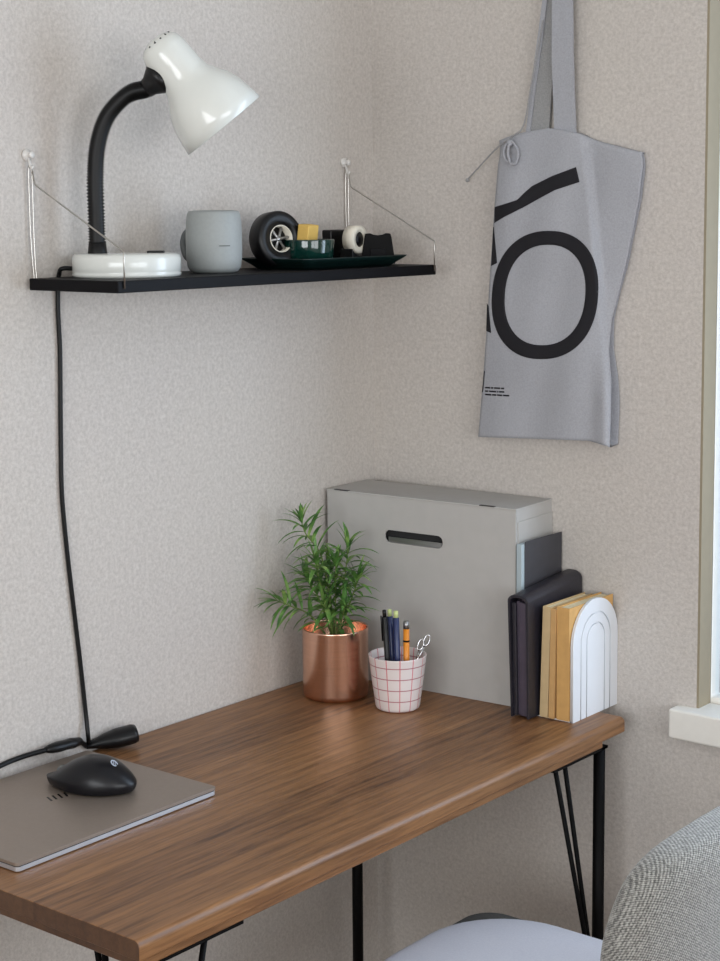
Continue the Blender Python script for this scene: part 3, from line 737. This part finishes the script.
obj('base_plate', B(-.106, .001, -HW, HW, .0004, .0019), 'steelw', be)
BZ = H + .0021
def book(x0, x1, yf, yb, hh, mat, label, lean=0, lines=0):
    t = thing('book', label, 'book', ((x0 + x1) / 2, yf, BZ), 0); th = (x1 - x0); dp = yb - yf
    t.rotation_euler = (0, lean, 0)
    c = bmesh.new(); box(c, -th / 2, -th / 2 + .0012, 0, dp, 0, hh); box(c, th / 2 - .0012, th / 2, 0, dp, 0, hh); box(c, -th / 2 + .0012, th / 2 - .0012, 0, .0012, 0, hh)
    obj('cover', c, mat, t); obj('pages', B(-th / 2 + .0012, th / 2 - .0012, .0012, dp - .003, .002, hh - .0025), 'pages', t); return t
book(.4400, .4545, -.139, -.016, .178, 'kraft2', 'pale tan paperback leaning in the row, next to the black organiser', .030)
book(.4565, .4662, -.139, -.014, .176, 'kraft', 'thin orange-brown paperback in the middle between two other books', .020)
book(.4700, .4925, -.137, -.006, .180, 'ochre', 'thick ochre paperback directly behind the white arched bookend', 0)
# black zipped organiser
og = thing('organiser', 'thick padded black zip organiser standing between the grey box and the tan books', 'organiser', (.4200, -.166, BZ), 0)
def pad(x0, x1, y0, y1, z0, z1, r, n=5):
    return plate(rrect(y0, y1, z0, z1, r, n), [], x1 - x0, YZ((x0 + x1) / 2, 0, 0))
def shear(bm):
    for v in bm.verts: v.co.x += .060 * max(0, .0) + (v.co.z * -.045) + (v.co.y * .04)
    return bm
def usec(hw, top, th, n=10):
    r = hw * .8; out = [(-hw * .86, 0)] + [(-hw + r + r * math.cos(PI - PI / 2 * k / n) , top - r * .75 + r * .75 * math.sin(PI - PI / 2 * k / n)) for k in range(n + 1)] + [(hw - r + r * math.cos(PI / 2 - PI / 2 * k / n), top - r * .75 + r * .75 * math.sin(PI / 2 - PI / 2 * k / n)) for k in range(n + 1)] + [(hw * .86, 0)]
    return out
def slope(bm):
    for v in bm.verts: v.co.z += .085 * v.co.y * (v.co.z / .19); v.co.x -= .022 * v.co.z
    return bm
o_, i_ = usec(.0190, .196, 0), usec(.0155, .1915, 0)
obj('cover', slope(plate(o_ + i_[::-1], [], .160, XZ(0, .080, 0))), 'leather', og, bevel=.0012, seg=2)
for x_, w_, h_, mt, y_ in ((-.0105, .0035, .186, 'leather', .004), (-.0045, .003, .188, 'leatherl', .008), (.0050, .006, .187, 'leatherl', .005), (.0118, .002, .182, 'leather', .010)):
    obj('inner_pocket', slope(B(x_ - w_, x_ + w_, y_, .150, .002, h_ - .004)), mt, og, bevel=.0012)
# notebook
nt = thing('notebook', 'tall charcoal notebook with pale blue edges against the right side of the box', 'notebook', (.3915, -.121, H + .0021), 0)
obj('pages', B(-.0085, .0015, 0, .114, .001, .266), 'padedge', nt, bevel=.001)
obj('cover', B(.0015, .0035, .008, .116, 0, .270), 'padcover', nt, bevel=.0008)

# ------------------------------------------------------------------ laptop and mouse
LT = .0125
A_ = onz(217, 786.5, H + LT); B_ = onz(17, 864, H + LT); D_ = onz(88, 747, H + LT)
ey = (A_ - B_).normalized(); ang = math.atan2(ey.y, ey.x); LL = (A_ - B_).length
lw = min(.262, (D_ - A_).length)
lap = thing('laptop', 'closed thin silver-brown laptop lying on the desk under the black mouse', 'laptop', (B_.x, B_.y, H), ang)
# local x along the long visible edge (B->A), local y to the left
def slab(z0, z1, i, rad=.006): return plate(rrect(i, LL - i, i, lw - i, rad, 6), [], z1 - z0, Matrix.Translation((0, 0, (z0 + z1) / 2)))
obj('chassis', slab(.0015, .0068, .0005), 'lapedge', lap, bevel=.0015)
obj('seam', slab(.0066, .0086, .0012), 'lapdark', lap)
obj('display_lid', slab(.0084, LT, 0), 'laptop', lap, bevel=.0015)
for fx in (.03, LL - .03):
    obj('rubber_foot', B(fx - .012, fx + .012, .02, .028, 0, .0018), 'blackrubber', lap)
lc2 = lambda px, py: lap_inv @ onz(px, py, H + LT)
lap_inv = (Matrix.Translation((B_.x, B_.y, H)) @ Matrix.Rotation(ang, 4, 'Z')).inverted()
for k, (px, py) in enumerate(((49.5, 799), (54.5, 797.5), (60, 796), (65.5, 794.5))):
    p = lc2(px, py); bm = bmesh.new()
    sl = [(-.0012, -.006 + k * 0), (.0012, -.006), (.0052 - .002, .006), (.0028 - .002, .006)]
    q = lc2(px + 5.0, py + 4.2) - p; q.z = 0; q.normalize(); nn = Vector((-q.y, q.x, 0))
    v = [p + q * a + nn * b for a, b in ((-.0085, -.0014), (.0085, -.0014), (.0085, .0014), (-.0085, .0014))]
    lo = [bm.verts.new((a.x, a.y, LT - .0002)) for a in v]; hi = [bm.verts.new((a.x, a.y, LT + .0003)) for a in v]
    bm.faces.new(lo[::-1]); bm.faces.new(hi)
    for j in range(4): bm.faces.new((lo[j], lo[(j + 1) % 4], hi[(j + 1) % 4], hi[j]))
    obj('logo_bar', bm, 'markd', lap)
# mouse
MZ = H + LT + .0004
ma, mb = onz(50, 776, MZ + .004), onz(134, 787, MZ + .004); mdv = mb - ma; ML = .122; mang = math.atan2(mdv.y, mdv.x)
mcn = onz(91, 783, MZ + .006)
MLS = 1.13
mo = thing('computer_mouse', 'black wireless computer mouse resting on the closed laptop', 'mouse', (mcn.x, mcn.y, MZ), mang)
bm = bmesh.new(); NA, NB = 36, 14; rings = []
def mouse_out(t): # t angle; outline asymmetrical: narrow nose at -x, fuller tail at +x
    x = math.cos(t); y = math.sin(t); k = (x + 1) / 2
    wdt = .021 + .013 * math.sin(min(1, k * 1.15) * PI * .62)
    return Vector((x * ML / 2, y * wdt * (1.0 + .15 * (y < 0) * (1 - k)), 0))
def mouse_top(x, rr_): return .0375 * (1 - (abs((x - .012) / .078)) ** 2.2) * rr_
for j in range(NB + 1):
    f = j / NB; ring = []
    for i in range(NA):
        t = 2 * PI * i / NA; o_ = mouse_out(t)
        if f < .3: s = .93 + .07 * math.sin(f / .3 * PI / 2); z = f / .3 * .010
        else:
            g_ = (f - .3) / .7; s = math.cos(g_ * PI / 2) ** .75 if g_ < 1 else 0.0
            z = .010 + (mouse_top(o_.x * s, 1) - .010) * math.sin(g_ * PI / 2) ** 1.1
            z = max(z, .010 - .002 * g_)
        ring.append((o_.x * s, o_.y * s, z))
    rings.append(ring)
vr = [[bm.verts.new(p) for p in r_] for r_ in rings[:-1]]; pole = bm.verts.new((0, 0, rings[-1][0][2]))
for a, b in zip(vr, vr[1:]):
    for k in range(NA): bm.faces.new((a[k], a[(k + 1) % NA], b[(k + 1) % NA], b[k]))
for k in range(NA): bm.faces.new((vr[-1][k], vr[-1][(k + 1) % NA], pole))
bm.faces.new(vr[0][::-1])
msh = obj('mouse_shell', bm, 'mouse', mo, True, sub=1)
def surfz(x, y):
    best = None
    for g_ in [i / 200 for i in range(201)]:
        s = math.cos(g_ * PI / 2) ** .75 if g_ < 1 else 0
        r0 = math.hypot(x / (ML / 2), y / .034)
        if s <= r0: return .010 + (mouse_top(x, 1) - .010) * math.sin(g_ * PI / 2) ** 1.1
    return mouse_top(x, 1)
lgx, lgy = .034, -.002
nz = Vector((.35, 0, 1)).normalized(); cz = surfz(lgx, lgy)
mk = lathe(bmesh.new(), [(.0035, 0), (.0050, 0), (.0050, .0006), (.0035, .0006), (.0035, 0)], 24, axis_frame((lgx, lgy, cz - .0002), (.75, 0, 1)))
F2 = axis_frame((lgx, lgy, cz - .0002), (.75, 0, 1))
for dxx in (-.0012, .0012):
    v0 = F2 @ Vector((dxx, -.0024, .0003)); v1 = F2 @ Vector((dxx, .0024, .0003)); tube(mk, [v0, v1], .0004, 6)
obj('round_logo', mk, 'mark', mo)
obj('scroll_wheel', lathe(bmesh.new(), [(0, -.003), (.0085, -.003), (.0095, -.0015), (.0095, .0015), (.0085, .003), (0, .003)], 24, axis_frame((-.038, 0, .0125), (0, 1, 0))), 'dgrey', mo, True)

mo.scale = (MLS, MLS, MLS * 1.08)
# ------------------------------------------------------------------ chair
ch = thing('chair', 'grey tweed upholstered chair with a white seat pad pulled up to the desk', 'chair', (.66, -.47, 0), 0)
o3 = Vector((.66, -.51, 0))
# backrest: padded shield, gently curved, from seat to z .79
bm = bmesh.new(); NU2, NV2 = 28, 24
def half(z):   # half width at height
    tab = [(.43, .15), (.50, .175), (.60, .198), (.67, .208), (.71, .203), (.742, .191), (.765, .171), (.780, .140), (.788, .085), (.791, .025)]
    return interp(tab, z)
F_, Bk = [], []
for j in range(NV2 + 1):
    z = .43 + (.791 - .43) * (1 - (1 - j / NV2) ** 1.6); hwid = half(z); r1 = []; r2 = []
    for i in range(NU2 + 1):
        u = -1 + 2 * i / NU2; y = u * hwid
        lean = (z - .43) * .20; curve = -.55 * y * y
        edge = max(0, 1 - abs(u) ** 4) ** .5 * min(1, ((.798 - z) / .05)) ** .5
        th = .012 + .026 * edge
        xc = .205 + lean + curve
        r1.append(bm.verts.new((xc - th, y, z))); r2.append(bm.verts.new((xc + th, y, z)))
    F_.append(r1); Bk.append(r2)
for j in range(NV2):
    for i in range(NU2):
        bm.faces.new((F_[j][i], F_[j][i + 1], F_[j + 1][i + 1], F_[j + 1][i])); bm.faces.new((Bk[j][i + 1], Bk[j][i], Bk[j + 1][i], Bk[j + 1][i + 1]))
    bm.faces.new((F_[j][0], F_[j + 1][0], Bk[j + 1][0], Bk[j][0])); bm.faces.new((F_[j][NU2], Bk[j][NU2], Bk[j + 1][NU2], F_[j + 1][NU2]))
for i in range(NU2):
    bm.faces.new((F_[0][i], Bk[0][i], Bk[0][i + 1], F_[0][i + 1])); bm.faces.new((F_[NV2][i], F_[NV2][i + 1], Bk[NV2][i + 1], Bk[NV2][i]))
obj('backrest', bm, 'tweed', ch, True, sub=1)
def cushion(outl, z0, z1, dome, n=10):
    bm = bmesh.new(); rings = []; c = sum((Vector((a, b, 0)) for a, b in outl), Vector()) / len(outl)
    lev = [(0, .93), (.15, .985), (.4, 1.0), (.7, .99), (.88, .965), (1, .92)]
    for f, s in lev: rings.append([bm.verts.new((c.x + (a - c.x) * s, c.y + (b - c.y) * s, z0 + (z1 - z0) * f)) for a, b in outl])
    for s in (.8, .6, .4, .2): rings.append([bm.verts.new((c.x + (a - c.x) * s, c.y + (b - c.y) * s, z1 + dome * (1 - s * s))) for a, b in outl])
    for a, b in zip(rings, rings[1:]):
        for k in range(len(a)): bm.faces.new((a[k], a[(k + 1) % len(a)], b[(k + 1) % len(a)], b[k]))
    bm.faces.new(rings[0][::-1]); bm.faces.new(rings[-1]); return bm
obj('seat', cushion(rrect(-.228, .20, -.215, .178, .050, 8), .405, .484, .006), 'shell', ch, True)
obj('seat_pad', cushion(rrect(-.205, .19, -.205, .152, .135, 10), .484, .500, .010), 'cushion', ch, True)
for sx in (-1, 1):
    for sy in (-1, 1):
        obj('leg', T([(sx * .15, sy * .15, .41), (sx * .20, sy * .20, 0)], [.015, .009], 14), 'blacksteel', ch, True)

# ------------------------------------------------------------------ light: daylight from two windows, plus an added fill behind the camera
wd = bpy.data.worlds.new('world'); S.world = wd; wd.use_nodes = True
bg = wd.node_tree.nodes['Background']; bg.inputs[0].default_value = (.62, .78, 1.0, 1); bg.inputs[1].default_value = .62
def area(name, loc, rot, sx, sy, power, col):
    l = bpy.data.lights.new(name, 'AREA'); l.shape = 'RECTANGLE'; l.size = sx; l.size_y = sy; l.energy = power; l.color = col
    o = bpy.data.objects.new(name, l); COL.objects.link(o); o.location = loc; o.rotation_euler = rot; return o
area('daylight_window_back', ((WX0 + WX1) / 2 + .14, .16, (WZ0 + WZ1) / 2), (math.radians(-90), 0, 0), wx - .34, wz - .1, 26, (.74, .86, 1.0))
area('daylight_window_right', (RX + .2, (W2[0] + W2[1]) / 2, (W2[2] + W2[3]) / 2), (0, math.radians(90), 0), lz - .1, ly - .1, 62, (1.0, .97, .94))
area('added_fill_front', ((W3[0] + W3[1]) / 2, RY - .2, (W3[2] + W3[3]) / 2), (math.radians(90), 0, 0), fx_ - .1, fz_ - .1, 75, (1.0, .975, .94))  # added fill lamp, brightens the back wall and the box front
vs = S.view_settings; vs.view_transform = 'Standard'; vs.look = 'None'; vs.exposure = -0.10; vs.gamma = 1.0; vs.use_curve_mapping = False
